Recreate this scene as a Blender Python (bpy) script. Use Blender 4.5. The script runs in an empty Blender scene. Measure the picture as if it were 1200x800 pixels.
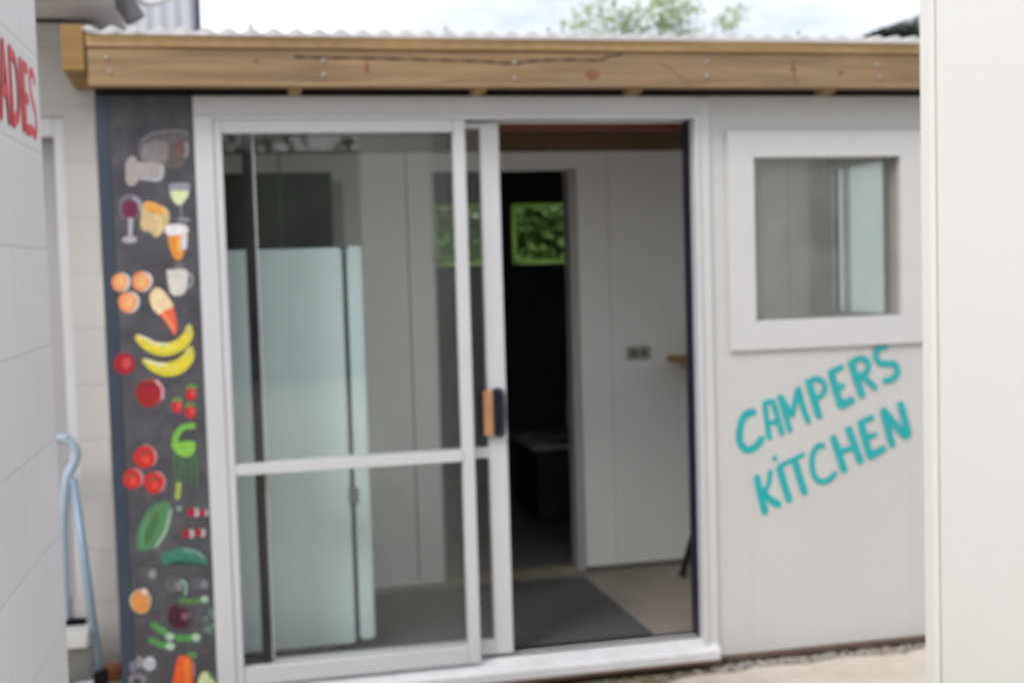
import bpy, bmesh, math, random
from mathutils import Vector, Matrix
random.seed(7)
SC = bpy.context.scene
COL = SC.collection
R = math.radians

# ---------------------------------------------------------------- survey
# camera calibration (from the wall's verticals and horizontals); S() gives the
# real point of the place that lies on a vertical plane y = Y, in metres.
CAMP = Vector((0, -4.7, 1.5))
CR = Vector((0.97388166, -0.22518716, -0.02907313))
CU = Vector((0.04176238, 0.05179203, 0.99778429))
CF = Vector((0.22318245, 0.97293799, -0.05984366))
def ray(px, py): return CR*((px-600)/1500.0) - CU*((py-400)/1500.0) + CF
def S(px, py, Y=0.0):
    d = ray(px, py); return CAMP + d*((Y-CAMP.y)/d.y)

# ---------------------------------------------------------------- materials
def lin(c): 
    c /= 255.0
    return c/12.92 if c <= .04045 else ((c+.055)/1.055)**2.4
def nodes(name):
    m = bpy.data.materials.new(name); m.use_nodes = True
    nt = m.node_tree; b = nt.nodes['Principled BSDF']
    return m, nt, b
def mat(name, col, rough=.6, var=.08, scale=6, stretch=(1,1,1), bump=0.0, bscale=60, metal=0, spec=.5, dirt=None, dscale=1.5, damt=.5):
    m, nt, b = nodes(name); N = nt.nodes; L = nt.links
    tc = N.new('ShaderNodeTexCoord'); mp = N.new('ShaderNodeMapping'); mp.inputs['Scale'].default_value = stretch
    L.new(tc.outputs['Object'], mp.inputs[0])
    n = N.new('ShaderNodeTexNoise'); n.inputs['Scale'].default_value = scale; n.inputs['Detail'].default_value = 6; n.inputs['Roughness'].default_value = .6
    L.new(mp.outputs[0], n.inputs['Vector'])
    r = N.new('ShaderNodeMapRange'); r.inputs['From Min'].default_value = .3; r.inputs['From Max'].default_value = .7
    r.inputs['To Min'].default_value = 1-var; r.inputs['To Max'].default_value = 1+var
    L.new(n.outputs['Fac'], r.inputs['Value'])
    mx = N.new('ShaderNodeVectorMath'); mx.operation = 'SCALE'; mx.inputs[0].default_value = col
    L.new(r.outputs[0], mx.inputs['Scale'])
    out = mx.outputs[0]
    if dirt:
        n2 = N.new('ShaderNodeTexNoise'); n2.inputs['Scale'].default_value = dscale; n2.inputs['Detail'].default_value = 8; n2.inputs['Roughness'].default_value = .7
        L.new(tc.outputs['Object'], n2.inputs['Vector'])
        cr = N.new('ShaderNodeMapRange'); cr.inputs['From Min'].default_value = .48; cr.inputs['From Max'].default_value = .72; cr.inputs['To Max'].default_value = damt
        L.new(n2.outputs['Fac'], cr.inputs['Value'])
        mi = N.new('ShaderNodeMix'); mi.data_type = 'RGBA'; mi.inputs['B'].default_value = (*dirt, 1)
        L.new(cr.outputs[0], mi.inputs['Factor']); L.new(out, mi.inputs['A']); out = mi.outputs['Result']
    L.new(out, b.inputs['Base Color'])
    b.inputs['Roughness'].default_value = rough; b.inputs['Metallic'].default_value = metal
    b.inputs['Specular IOR Level'].default_value = spec
    if bump:
        n3 = N.new('ShaderNodeTexNoise'); n3.inputs['Scale'].default_value = bscale; n3.inputs['Detail'].default_value = 5
        L.new(mp.outputs[0], n3.inputs['Vector'])
        bp = N.new('ShaderNodeBump'); bp.inputs['Strength'].default_value = bump; bp.inputs['Distance'].default_value = .01
        L.new(n3.outputs['Fac'], bp.inputs['Height']); L.new(bp.outputs[0], b.inputs['Normal'])
    return m
def wood(name, c1, c2, c3, rough=.7):
    m, nt, b = nodes(name); N = nt.nodes; L = nt.links
    tc = N.new('ShaderNodeTexCoord'); mp = N.new('ShaderNodeMapping'); mp.inputs['Scale'].default_value = (.55, 5, 9)
    L.new(tc.outputs['Object'], mp.inputs[0])
    n = N.new('ShaderNodeTexNoise'); n.inputs['Scale'].default_value = 2.6; n.inputs['Detail'].default_value = 9; n.inputs['Roughness'].default_value = .62; n.inputs['Distortion'].default_value = .7
    L.new(mp.outputs[0], n.inputs['Vector'])
    cr = N.new('ShaderNodeValToRGB'); e = cr.color_ramp.elements
    e[0].position = .3; e[0].color = (*c1, 1); e[1].position = .7; e[1].color = (*c2, 1)
    L.new(n.outputs['Fac'], cr.inputs[0])
    mp2 = N.new('ShaderNodeMapping'); mp2.inputs['Scale'].default_value = (1.1, 2, 2.4); L.new(tc.outputs['Object'], mp2.inputs[0])
    n2 = N.new('ShaderNodeTexNoise'); n2.inputs['Scale'].default_value = 1.7; n2.inputs['Detail'].default_value = 4; L.new(mp2.outputs[0], n2.inputs['Vector'])
    r2 = N.new('ShaderNodeMapRange'); r2.inputs['From Min'].default_value = .42; r2.inputs['From Max'].default_value = .66; r2.inputs['To Max'].default_value = .65
    L.new(n2.outputs['Fac'], r2.inputs['Value'])
    mi = N.new('ShaderNodeMix'); mi.data_type = 'RGBA'; mi.inputs['B'].default_value = (*c3, 1)
    L.new(r2.outputs[0], mi.inputs['Factor']); L.new(cr.outputs[0], mi.inputs['A']); L.new(mi.outputs['Result'], b.inputs['Base Color'])
    b.inputs['Roughness'].default_value = rough; b.inputs['Specular IOR Level'].default_value = .3
    bp = N.new('ShaderNodeBump'); bp.inputs['Strength'].default_value = .4; bp.inputs['Distance'].default_value = .004
    L.new(n.outputs['Fac'], bp.inputs['Height']); L.new(bp.outputs[0], b.inputs['Normal'])
    return m
def glass(name, tint=(.972,.985,.98), d0=.002, d1=.018):
    m = bpy.data.materials.new(name); m.use_nodes = True; nt = m.node_tree; N = nt.nodes; L = nt.links
    N.clear(); o = N.new('ShaderNodeOutputMaterial'); t = N.new('ShaderNodeBsdfTransparent'); t.inputs[0].default_value = (*tint, 1)
    g = N.new('ShaderNodeBsdfGlossy'); g.inputs['Roughness'].default_value = .015
    f = N.new('ShaderNodeFresnel'); ge = N.new('ShaderNodeNewGeometry'); im = N.new('ShaderNodeMapRange')
    im.inputs['To Min'].default_value = 1.45; im.inputs['To Max'].default_value = 1/1.45     # rays leaving the thin pane see the same surface as rays entering
    L.new(ge.outputs['Backfacing'], im.inputs['Value']); L.new(im.outputs[0], f.inputs['IOR'])
    n = N.new('ShaderNodeTexNoise'); n.inputs['Scale'].default_value = 1.3; n.inputs['Detail'].default_value = 3
    bp = N.new('ShaderNodeBump'); bp.inputs['Strength'].default_value = .05; bp.inputs['Distance'].default_value = .02
    L.new(n.outputs['Fac'], bp.inputs['Height']); L.new(bp.outputs[0], g.inputs['Normal'])
    mx = N.new('ShaderNodeMixShader'); L.new(f.outputs[0], mx.inputs[0]); L.new(t.outputs[0], mx.inputs[1]); L.new(g.outputs[0], mx.inputs[2])
    # uneven pale veil: the haze of soft reflections put into the glass colour
    d = N.new('ShaderNodeBsdfDiffuse'); d.inputs[0].default_value = (.75,.8,.74,1); n2 = N.new('ShaderNodeTexNoise'); n2.inputs['Scale'].default_value = 2.4; n2.inputs['Detail'].default_value = 7; n2.inputs['Distortion'].default_value = 1.2
    r2 = N.new('ShaderNodeMapRange'); r2.inputs['From Min'].default_value = .3; r2.inputs['From Max'].default_value = .75; r2.inputs['To Min'].default_value = d0; r2.inputs['To Max'].default_value = d1
    L.new(n2.outputs['Fac'], r2.inputs['Value']); m2 = N.new('ShaderNodeMixShader'); L.new(r2.outputs[0], m2.inputs[0]); L.new(mx.outputs[0], m2.inputs[1]); L.new(d.outputs[0], m2.inputs[2])
    L.new(m2.outputs[0], o.inputs[0]); return m
def thin(name, col, trans=.5, rough=.4, var=.2, scale=3):
    m = mat(name, col, rough, var, scale); nt = m.node_tree; N = nt.nodes; L = nt.links
    b = N['Principled BSDF']; o = N['Material Output']
    t = N.new('ShaderNodeBsdfTranslucent'); t.inputs[0].default_value = (*col, 1)
    src = b.inputs['Base Color'].links[0].from_socket; L.new(src, t.inputs[0])
    mx = N.new('ShaderNodeMixShader'); mx.inputs[0].default_value = trans
    L.new(b.outputs[0], mx.inputs[1]); L.new(t.outputs[0], mx.inputs[2]); L.new(mx.outputs[0], o.inputs[0]); return m
def blocks(name, col, mortar, z0, bh, bl, axis):
    """painted concrete blocks: shallow joints in the paint"""
    m, nt, b = nodes(name); N = nt.nodes; L = nt.links
    tc = N.new('ShaderNodeTexCoord'); sp = N.new('ShaderNodeSeparateXYZ'); L.new(tc.outputs['Object'], sp.inputs[0])
    cb = N.new('ShaderNodeCombineXYZ'); L.new(sp.outputs[axis], cb.inputs[0])
    ad = N.new('ShaderNodeMath'); ad.operation = 'SUBTRACT'; ad.inputs[1].default_value = z0; L.new(sp.outputs[2], ad.inputs[0]); L.new(ad.outputs[0], cb.inputs[1])
    br = N.new('ShaderNodeTexBrick'); br.inputs['Scale'].default_value = 1; br.inputs['Brick Width'].default_value = bl; br.inputs['Row Height'].default_value = bh
    br.inputs['Mortar Size'].default_value = .006; br.inputs['Mortar Smooth'].default_value = .7
    br.inputs['Color1'].default_value = (*col, 1); br.inputs['Color2'].default_value = (*[c*.965 for c in col], 1); br.inputs['Mortar'].default_value = (*mortar, 1)
    L.new(cb.outputs[0], br.inputs['Vector'])
    n = N.new('ShaderNodeTexNoise'); n.inputs['Scale'].default_value = 2.2; n.inputs['Detail'].default_value = 6
    L.new(tc.outputs['Object'], n.inputs['Vector'])
    r = N.new('ShaderNodeMapRange'); r.inputs['To Min'].default_value = .9; r.inputs['To Max'].default_value = 1.08; L.new(n.outputs['Fac'], r.inputs['Value'])
    v = N.new('ShaderNodeVectorMath'); v.operation = 'SCALE'; L.new(br.outputs['Color'], v.inputs[0]); L.new(r.outputs[0], v.inputs['Scale'])
    L.new(v.outputs[0], b.inputs['Base Color']); b.inputs['Roughness'].default_value = .55
    bp = N.new('ShaderNodeBump'); bp.invert = True; bp.inputs['Strength'].default_value = .3; bp.inputs['Distance'].default_value = .006
    L.new(br.outputs['Fac'], bp.inputs['Height'])
    n4 = N.new('ShaderNodeTexNoise'); n4.inputs['Scale'].default_value = 130; L.new(tc.outputs['Object'], n4.inputs['Vector'])
    bp2 = N.new('ShaderNodeBump'); bp2.inputs['Strength'].default_value = .15; bp2.inputs['Distance'].default_value = .003
    L.new(n4.outputs['Fac'], bp2.inputs['Height']); L.new(bp.outputs[0], bp2.inputs['Normal']); L.new(bp2.outputs[0], b.inputs['Normal'])
    return m

WHITE = mat('white wall paint', (.585,.58,.575), .5, .03, 1.6, bump=.08, bscale=90, dirt=(.50,.46,.43), dscale=.9, damt=.25)
FRAME = mat('powder coated white aluminium', (.63,.63,.65), .35, .02, 3)
SILLM = mat('white aluminium sill', (.72,.71,.74), .4, .05, 8, dirt=(.4,.36,.3), dscale=14, damt=.25)
TRIM = mat('white timber trim paint', (.62,.615,.62), .5, .025, 4)
INNER = mat('white interior lining', (.84,.84,.82), .5, .03, 2)
GROOVE = mat('shadow gap', (.16,.16,.15), .8, .05, 5)
CHAR = mat('charcoal chalkboard paint', (.070,.068,.080), .75, .25, 9, dirt=(.15,.15,.165), dscale=7, damt=.7, bump=.1)
FLASH = mat('blue grey metal flashing', (.042,.056,.085), .5, .08, 3)
PINE = wood('weathered pine', (.17,.105,.058), (.40,.275,.155), (.24,.185,.125))
PINE2 = wood('fresh pine strip', (.26,.165,.072), (.52,.36,.17), (.38,.26,.13))
BARGE = wood('golden barge pine', (.20,.11,.04), (.36,.22,.08), (.28,.17,.07))
BROWNW = wood('red brown timber', (.26,.075,.045), (.36,.11,.06), (.16,.07,.045))
BEAMW = wood('dark brown beam', (.15,.10,.055), (.22,.15,.085), (.13,.09,.06))
TOPW = wood('varnished table timber', (.40,.20,.07), (.55,.30,.12), (.42,.24,.1))
DARK = mat('weathered timber and gap shade', (.035,.022,.018), .9, .2, 9)
KNOT = mat('wood knot', (.20,.085,.045), .7, .3, 40)
GALV = mat('galvanised bolt', (.42,.42,.42), .5, .1, 30, metal=.4)
BLACK = mat('black metal', (.012,.012,.013), .45, .1, 5)
RUBBER = mat('black rubber', (.008,.008,.009), .9, .1, 5, spec=.1)
DKROOM = mat('darkened room lining', (.10,.10,.105), .7, .1, 3)  # the unlit room's darkness is put into this wall colour
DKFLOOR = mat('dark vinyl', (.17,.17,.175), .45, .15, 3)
MATM = mat('charcoal carpet mat', (.078,.079,.082), .95, .12, 60, bump=.5, bscale=300)
FLOORM = mat('worn concrete floor', (.25,.22,.19), .6, .12, 3, dirt=(.2,.17,.14), dscale=2.5, damt=.7)
CONC = mat('cream concrete', (.60,.54,.46), .85, .10, 5, bump=.3, bscale=80, dirt=(.40,.35,.29), dscale=3.5, damt=.7)  # cream base with random darker patches
SOIL = mat('damp soil', (.24,.20,.145), .95, .35, 22, bump=.8, bscale=50)
GRASSM = mat('mown lawn', (.06,.10,.025), .95, .4, 6, bump=.6, bscale=50)
YARD = mat('pale gravel yard', (.36,.33,.28), .9, .15, 4, bump=.4, bscale=60, dirt=(.10,.13,.05), dscale=.12, damt=.9)
FRIDGE = mat('white fridge enamel', (.85,.95,.985), .3, .02, 2)
GASK = mat('grey gasket', (.06,.065,.07), .7, .05, 5)
ROOF = thin('white corrugated plastic', (.95,.95,.96), .65, .35, .05, 3)
CREAM = mat('cream sheet cladding', (.87,.86,.83), .4, .02, 1.2, dirt=(.80,.77,.72), dscale=.8, damt=.3)
CREAMT = mat('white corner trim', (.84,.83,.80), .4, .02, 2)
ALU = mat('pale blue anodised tube', (.42,.52,.62), .35, .05, 6, metal=.3)
ALU2 = mat('blue grey tube', (.24,.32,.41), .4, .05, 6, metal=.2)
TREAD = mat('grey tread plastic', (.52,.51,.50), .6, .05, 6)
STEEL = mat('stainless steel', (.6,.62,.63), .25, .05, 10, metal=1)
GREEN = thin('green window film', (.78,1.0,.5), .9, .5, .1, 4)
TERRA = mat('terracotta', (.38,.13,.06), .8, .15, 14, bump=.4)
CORR = mat('grey corrugated steel', (.56,.58,.63), .45, .04, 2)
DKSTEEL = mat('dark grey bracket', (.12,.12,.13), .6, .15, 12)
SOFF = mat('grey soffit paint', (.62,.61,.62), .6, .04, 3)
DOORG = mat('grey door paint', (.40,.39,.42), .5, .03, 2)
OUTLET = mat('aged outlet plastic', (.40,.39,.35), .5, .05, 8)
OUTLETD = mat('outlet socket', (.17,.17,.16), .5, .05, 8)
HANDLEW = mat('tan handle grip', (.45,.24,.11), .5, .12, 12)
HANDLED = mat('navy black handle', (.02,.022,.04), .35, .05, 5)
BARK = mat('bark', (.10,.075,.055), .95, .3, 14, bump=.7, bscale=40)
GL = glass('clear window glass')
GLH = glass('hazed window glass', (.97,.975,.97), .05, .12)  # stronger painted haze, lifts the dark view through the right window
FROST = thin('obscure glass', (.88,.95,.95), .85, .3, .03, 2)
def leafmat(name, c): return thin(name, c, .35, .55, .35, 2.5)
LEAFP = leafmat('pale young leaves', (.36,.44,.22)); LEAFD = leafmat('dark pine foliage', (.018,.035,.018))
LEAFM = leafmat('green garden leaves', (.15,.26,.06)); LEAFH = leafmat('hedge leaves', (.05,.10,.025))
BL_L = blocks('painted blockwork near', (.66,.655,.685), (.61,.605,.63), .775, .195, .39, 1)
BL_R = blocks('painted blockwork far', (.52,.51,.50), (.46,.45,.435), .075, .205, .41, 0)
TEAL = mat('teal brush paint', (.010,.40,.41), .5, .12, 30)
RED = mat('red brush paint', (.60,.06,.08), .55, .15, 40)
_p = {}
def paint(r, g, b):
    k = (r, g, b)
    if k not in _p: _p[k] = mat('mural paint', tuple(min(.85, lin(c)*1.3) for c in k), .6, .14, 45)
    return _p[k]

# ---------------------------------------------------------------- mesh helpers
def link(name, bm, mats, parent=None, smooth=False, recalc=True):
    if recalc: bmesh.ops.recalc_face_normals(bm, faces=bm.faces[:])
    me = bpy.data.meshes.new(name); bm.to_mesh(me); bm.free()
    for m in (mats if isinstance(mats, (list, tuple)) else [mats]): me.materials.append(m)
    if smooth:
        for p in me.polygons: p.use_smooth = True
    o = bpy.data.objects.new(name, me); COL.objects.link(o)
    if parent: 
        o.parent = parent
        # children keep world coordinates: the meshes are authored in world space
        o.matrix_parent_inverse = Matrix.Translation(-world_loc(parent))
    return o
def world_loc(o):
    v = Vector(o.location)
    if o.parent: v += 0*v if o.parent is None else Vector((0,0,0))
    return v if o.type == 'EMPTY' else Vector((0,0,0))
def tag(o, label=None, cat=None, group=None, kind=None):
    if label: o['label'] = label
    if cat: o['category'] = cat
    if group: o['group'] = group
    if kind: o['kind'] = kind
    return o
def empty(name, loc, label, cat, group=None):
    o = bpy.data.objects.new(name, None); o.location = loc; o.empty_display_size = .1; COL.objects.link(o)
    return tag(o, label, cat, group)
def bx(bm, x0, x1, y0, y1, z0, z1, bev=0):
    vs = [bm.verts.new(p) for p in ((x0,y0,z0),(x1,y0,z0),(x1,y1,z0),(x0,y1,z0),(x0,y0,z1),(x1,y0,z1),(x1,y1,z1),(x0,y1,z1))]
    fs = [bm.faces.new([vs[i] for i in q]) for q in ((0,3,2,1),(4,5,6,7),(0,1,5,4),(1,2,6,5),(2,3,7,6),(3,0,4,7))]
    if bev:
        es = {e for f in fs for e in f.edges}
        bmesh.ops.bevel(bm, geom=list(es), offset=bev, segments=2, affect='EDGES')
def box(name, b, m, parent=None, bev=.003):
    bm = bmesh.new(); bx(bm, *b, bev=bev); return link(name, bm, m, parent)
def boxes(name, bs, m, parent=None, bev=.002):
    bm = bmesh.new()
    for b in bs: bx(bm, *b, bev=bev)
    return link(name, bm, m, parent)
def tube(bm, pts, r, n=10, cap=True):
    pts = [Vector(p) for p in pts]; rings = []
    for i, p in enumerate(pts):
        a = pts[max(i-1, 0)]; c = pts[min(i+1, len(pts)-1)]; t = (c-a).normalized()
        up = Vector((0,1,0)) if abs(t.y) < .9 else Vector((0,0,1))
        u = t.cross(up).normalized(); v = t.cross(u)
        rr = r[i] if isinstance(r, (list, tuple)) else r
        rings.append([bm.verts.new(p + u*rr*math.cos(2*math.pi*k/n) + v*rr*math.sin(2*math.pi*k/n)) for k in range(n)])
    for a, b in zip(rings, rings[1:]):
        for k in range(n): bm.faces.new((a[k], a[(k+1)%n], b[(k+1)%n], b[k]))
    if cap: bm.faces.new(rings[0][::-1]); bm.faces.new(rings[-1])
def smooth_path(pts, n=5):
    pts = [Vector(p) for p in pts]
    if len(pts) < 3: return pts
    P = [2*pts[0]-pts[1]] + pts + [2*pts[-1]-pts[-2]]; out = []
    for i in range(1, len(P)-2):
        for k in range(n):
            t = k/n; a, b, c, d = P[i-1:i+3]
            out.append(.5*((2*b)+(-a+c)*t+(2*a-5*b+4*c-d)*t*t+(-a+3*b-3*c+d)*t**3))
    return out + [pts[-1]]

# flat painting on a plane: shapes given as 3-D points already on it; each layer a hair above the last
class Paint:
    def __init__(s, normal, step=.00035): s.bm = bmesh.new(); s.n = Vector(normal); s.k = 1; s.step = step; s.m = []
    def mi(s, m):
        if m not in s.m: s.m.append(m)
        return s.m.index(m)
    def poly(s, pts, m):
        off = s.n*(s.k*s.step); s.k += 1
        f = s.bm.faces.new([s.bm.verts.new(Vector(p)+off) for p in pts]); f.material_index = s.mi(m)
        bmesh.ops.triangulate(s.bm, faces=[f])
    def stroke(s, pts, w, m, taper=None, jit=0):
        pts = smooth_path(pts, 6); off = s.n*(s.k*s.step); s.k += 1
        L, Rr = [], []
        for i, p in enumerate(pts):
            a = pts[max(i-1,0)]; b = pts[min(i+1,len(pts)-1)]; t = (b-a).normalized(); u = s.n.cross(t)
            ww = w*.5*(1+jit*math.sin(i*1.7+w*900))
            if taper == 'belly': ww *= .22+.78*math.sin(math.pi*min(1, .08+.9*i/(len(pts)-1)))**.8
            elif taper: ww *= taper[0]+(taper[1]-taper[0])*i/(len(pts)-1)
            L.append((p+u*ww, t)); Rr.append(p-u*ww)
        # round ends
        def capp(p, t, ww, sgn):
            u = s.n.cross(t); return [p + u*ww*math.cos(a) + t*sgn*ww*math.sin(a)*.8 for a in (math.pi*k/7 for k in range(1,7))]
        t0 = L[0][1]; t1 = L[-1][1]; w0 = (L[0][0]-pts[0]).length; w1 = (L[-1][0]-pts[-1]).length
        va = [s.bm.verts.new(p[0]+off) for p in L]; vb = [s.bm.verts.new(p+off) for p in Rr]; mi = s.mi(m)
        for i in range(len(va)-1):
            s.bm.faces.new((va[i], va[i+1], vb[i+1], vb[i])).material_index = mi
        c1 = [s.bm.verts.new(p+off) for p in capp(pts[-1], t1, w1, 1)]
        s.bm.faces.new([va[-1]] + c1 + [vb[-1]]).material_index = mi
        c0 = [s.bm.verts.new(p+off) for p in capp(pts[0], t0, w0, -1)]
        s.bm.faces.new([vb[0]] + c0[::-1] + [va[0]]).material_index = mi
    def done(s, name, parent, label=None):
        # face towards the viewer side of the plane
        for f in s.bm.faces:
            f.normal_update()
            if f.normal.dot(s.n) < 0: f.normal_flip()
        o = link(name, s.bm, s.m, parent, recalc=False); return tag(o, label)

# ================================================================ THE GROUND
def sheet(name, pts, z, m, parent=None):
    bm = bmesh.new(); bm.faces.new([bm.verts.new((x, y, z)) for x, y in pts]); return link(name, bm, m)
bm = bmesh.new()
bx(bm, -300, 300, -300, 300, -.6, -.15)
tag(link('ground', bm, YARD), kind='structure')
GZ = -.12
# concrete yard in front of the kitchen, with its broken far edge
edge = [(-.37,-.36),(.4,-.30),(.86,-.27)]
for i in range(26):
    x = .95 + i*.08; base = -.25 + .135*min(1, max(0, (x-.95)/.9)); edge.append((x, base + .018*math.sin(x*19) + random.uniform(-.012,.012)))
edge += [(3.6,-.10),(9,-.10)]
bm = bmesh.new()
top = [bm.verts.new((x, y, GZ+.02)) for x, y in [(-9,-14),(9,-14)] + edge[::-1] + [(-9,-.36)]]
bm.faces.new(top)
ext = bmesh.ops.extrude_face_region(bm, geom=bm.faces[:])
for v in ext['geom']:
    if isinstance(v, bmesh.types.BMVert): v.co.z -= .05
bmesh.ops.triangulate(bm, faces=[f for f in bm.faces if len(f.verts) > 4])
tag(link('concrete_path', bm, CONC), kind='structure')
# strip of soil along the wall
bm = bmesh.new()
nx, ny = 120, 12; g = [[None]*ny for _ in range(nx)]
for i in range(nx):
    for j in range(ny):
        x = -.36+3.9*i/(nx-1); y = -.42+.56*j/(ny-1)
        g[i][j] = bm.verts.new((x, y, GZ + random.uniform(-.010,.008)))
for i in range(nx-1):
    for j in range(ny-1): bm.faces.new((g[i][j], g[i+1][j], g[i+1][j+1], g[i][j+1]))
tag(link('soil_strip', bm, SOIL, smooth=True), kind='structure')
# gravel and moss in it
def pebbles(n, xr, yr, rr, bmx):
    for _ in range(n):
        x = random.uniform(*xr); y = random.uniform(*yr); r = random.uniform(*rr)
        mt = Matrix.Translation((x, y, GZ+.004)) @ Matrix.Rotation(random.random()*6, 4, 'Z') @ Matrix.Diagonal((r*1.3, r, r*.7, 1))
        bmesh.ops.create_icosphere(bmx, subdivisions=1, radius=1, matrix=mt)
bm = bmesh.new(); pebbles(900, (1.85,3.3), (-.125,.02), (.004,.012), bm); pebbles(120, (.6,1.9), (-.2,.0), (.003,.010), bm)
m_grav = mat('grey brown gravel', (.34,.31,.28), .9, .45, 45)
tag(link('gravel', bm, m_grav, smooth=False), 'loose grey brown gravel along the foot of the kitchen wall', 'gravel', kind='stuff')
bm = bmesh.new()
for _ in range(5200):
    x = random.uniform(.3,1.95); y = random.uniform(-.24,-.02)
    if math.sin(x*9)+math.sin(x*23+1) < random.uniform(-1.2,1.2): continue
    a = random.random()*6.28; h = random.uniform(.006,.022); w = .003
    p = Vector((x, y, GZ-.003)); d = Vector((math.cos(a), math.sin(a), 0))*w; l = Vector((random.uniform(-.01,.01), random.uniform(-.01,.01), h))
    bm.faces.new([bm.verts.new(p-d), bm.verts.new(p+d), bm.verts.new(p+l)])
tag(link('moss', bm, leafmat('moss', (.17,.20,.07)), recalc=False), 'green moss and weeds growing under the door sill', 'moss', kind='stuff')
# raised slab by the block buildings
box('concrete_step', (-3.2, -.39, -1.6, .245, -.14, .02), CONC, bev=.008)['kind'] = 'structure'
# floors inside
box('floor', (-.33, 3.0, .085, 1.33, -.14, -.002), FLOORM, bev=0)['kind'] = 'structure'
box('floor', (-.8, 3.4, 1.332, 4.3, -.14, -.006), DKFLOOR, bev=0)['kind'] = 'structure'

# ================================================================ KITCHEN SHED
KIT = empty('kitchen_shed', (1.3, .6, -.1), 'low white lean-to kitchen with pine fascia, sliding glass door and painted chalkboard strip', 'shed')
WX0, WX1 = -.055, 1.873           # door frame
box('gap_shade_board', (-.386, 3.12, .02, .085, 2.129, 2.2), DARK, KIT, 0)  # dark board added to stand in for the shaded gap under the fascia
boxes('front_wall', [(WX1, 2.03, 0, .085, -.075, 2.128), (2.03, 2.73, 0, .085, -.075, 1.215), (2.03, 2.73, 0, .085, 1.92, 2.128),
    (2.73, 3.12, 0, .085, -.075, 2.128), (WX0, WX1, .003, .085, 2.058, 2.128)], WHITE, KIT, bev=.001)
FW = KIT.children[-1]
# cover strip right of the door
box('cover_strip', (1.836, 1.884, -.012, -.0005, -.068, 2.12), TRIM, KIT, .003)
box('bottom_strip', (1.886, 3.12, .01, .07, -.10, -.077), mat('brown weathered batten', (.22,.15,.12), .8, .2, 9), KIT, .001)
# mural panel
MP = box('mural_panel', (-.3397, WX0-.001, -.004, .08, -.12, 2.128), CHAR, KIT, .001)
MP['label'] = 'charcoal chalkboard strip painted with food'
box('corner_flashing', (-.386, -.340, -.0043, .09, -.12, 2.128), FLASH, KIT, .002)
# side and back shell
boxes('side_wall', [(-.386, -.34, .092, 1.25, -.1, 2.3)], INNER, KIT, .001)
YB = 1.25
boxes('back_wall', [(-.335, .0, YB, YB+.08, 0, 2.3), (.535, 1.005, YB, YB+.08, 0, 2.3), (1.705, 3.0, YB, YB+.08, 0, 2.3),
    (0, .535, YB, YB+.08, 1.95, 2.3), (1.005, 1.705, YB, YB+.08, 1.945, 2.3), (0, .535, YB, YB+.08, 0, .9)], INNER, KIT, 0)
BW = KIT.children[-1]
boxes('panel_joint', [(x-.003, x+.003, YB-.002, YB+.001, .01, 2.03) for x in (.765,.882,1.30)] and [(x-.003, x+.003, YB-.003, YB-.0005, .03, 2.03) for x in (.88,.30)] , GROOVE, KIT, 0)
boxes('panel_joint', [(x-.0025, x+.0025, YB-.003, YB-.0005, .03, 2.03) for x in (1.86,2.5,2.8)], mat('light joint', (.68,.68,.67), .7, .05, 5), KIT, 0)
boxes('door_jamb', [(1.66, 1.70, YB-.012, YB+.09, 0, 1.945), (1.0, 1.01, YB-.008, YB+.09, 0, 1.945), (.54,.585, YB-.015, YB-.001, .0, 1.9)], mat('grey jamb paint', (.42,.42,.43), .5, .04, 4), KIT, .002)
box('threshold', (1.01, 1.66, YB-.03, YB+.09, -.001, .012), mat('timber threshold', (.30,.26,.19), .6, .15, 8), KIT, .002)
box('skirting', (1.70, 3.0, YB-.018, YB-.004, 0, .02), GROOVE, KIT, .002)
# right side wall with its window
boxes('side_wall', [(3.0, 3.06, .087, .64, -.1, 2.3), (3.0, 3.06, 1.14, YB+.08, -.1, 2.3), (3.0, 3.06, .64, 1.14, -.1, 1.22), (3.0, 3.06, .64, 1.14, 1.93, 2.3)], INNER, KIT, 0)
w = boxes('side_window', [(2.98, 3.05, .60, .64, 1.18, 1.97), (2.98, 3.05, 1.14, 1.18, 1.18, 1.97), (2.98, 3.05, .64, 1.14, 1.18, 1.22), (2.98, 3.05, .64, 1.14, 1.93, 1.97), (2.99, 3.04, 1.02, 1.04, 1.22, 1.93)], FRAME, KIT, .002)
box('pane', (3.018, 3.024, .64, 1.14, 1.22, 1.93), FROST, w, 0)
# ceiling, beams
bm = bmesh.new()
vs = [bm.verts.new(p) for p in ((-.38,.0,2.205),(3.1,.0,2.205),(3.1,1.33,2.30),(-.38,1.33,2.30),(-.38,.0,2.225),(3.1,.0,2.225),(3.1,1.33,2.32),(-.38,1.33,2.32))]
for q in ((0,3,2,1),(4,5,6,7),(0,1,5,4),(1,2,6,5),(2,3,7,6),(3,0,4,7)): bm.faces.new([vs[i] for i in q])
link('ceiling', bm, BROWNW, KIT)
box('beam', (-.33, 3.0, YB-.07, YB-.004, 2.03, 2.107), BEAMW, KIT, .003)
box('purlin', (-.33, 3.0, .30, .345, 2.032, 2.095), BROWNW, KIT, .003)
box('purlin', (-.33, 3.0, .85, .90, 2.12, 2.19), BROWNW, KIT, .003)
# outlet
o = box('power_outlet', (1.935, 2.055, YB-.014, YB-.0005, 1.02, 1.085), OUTLET, KIT, .004)
for dx in (.018, .068): box('socket', (1.935+dx, 1.935+dx+.034, YB-.018, YB-.0145, 1.035, 1.07), OUTLETD, o, .001)
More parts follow.
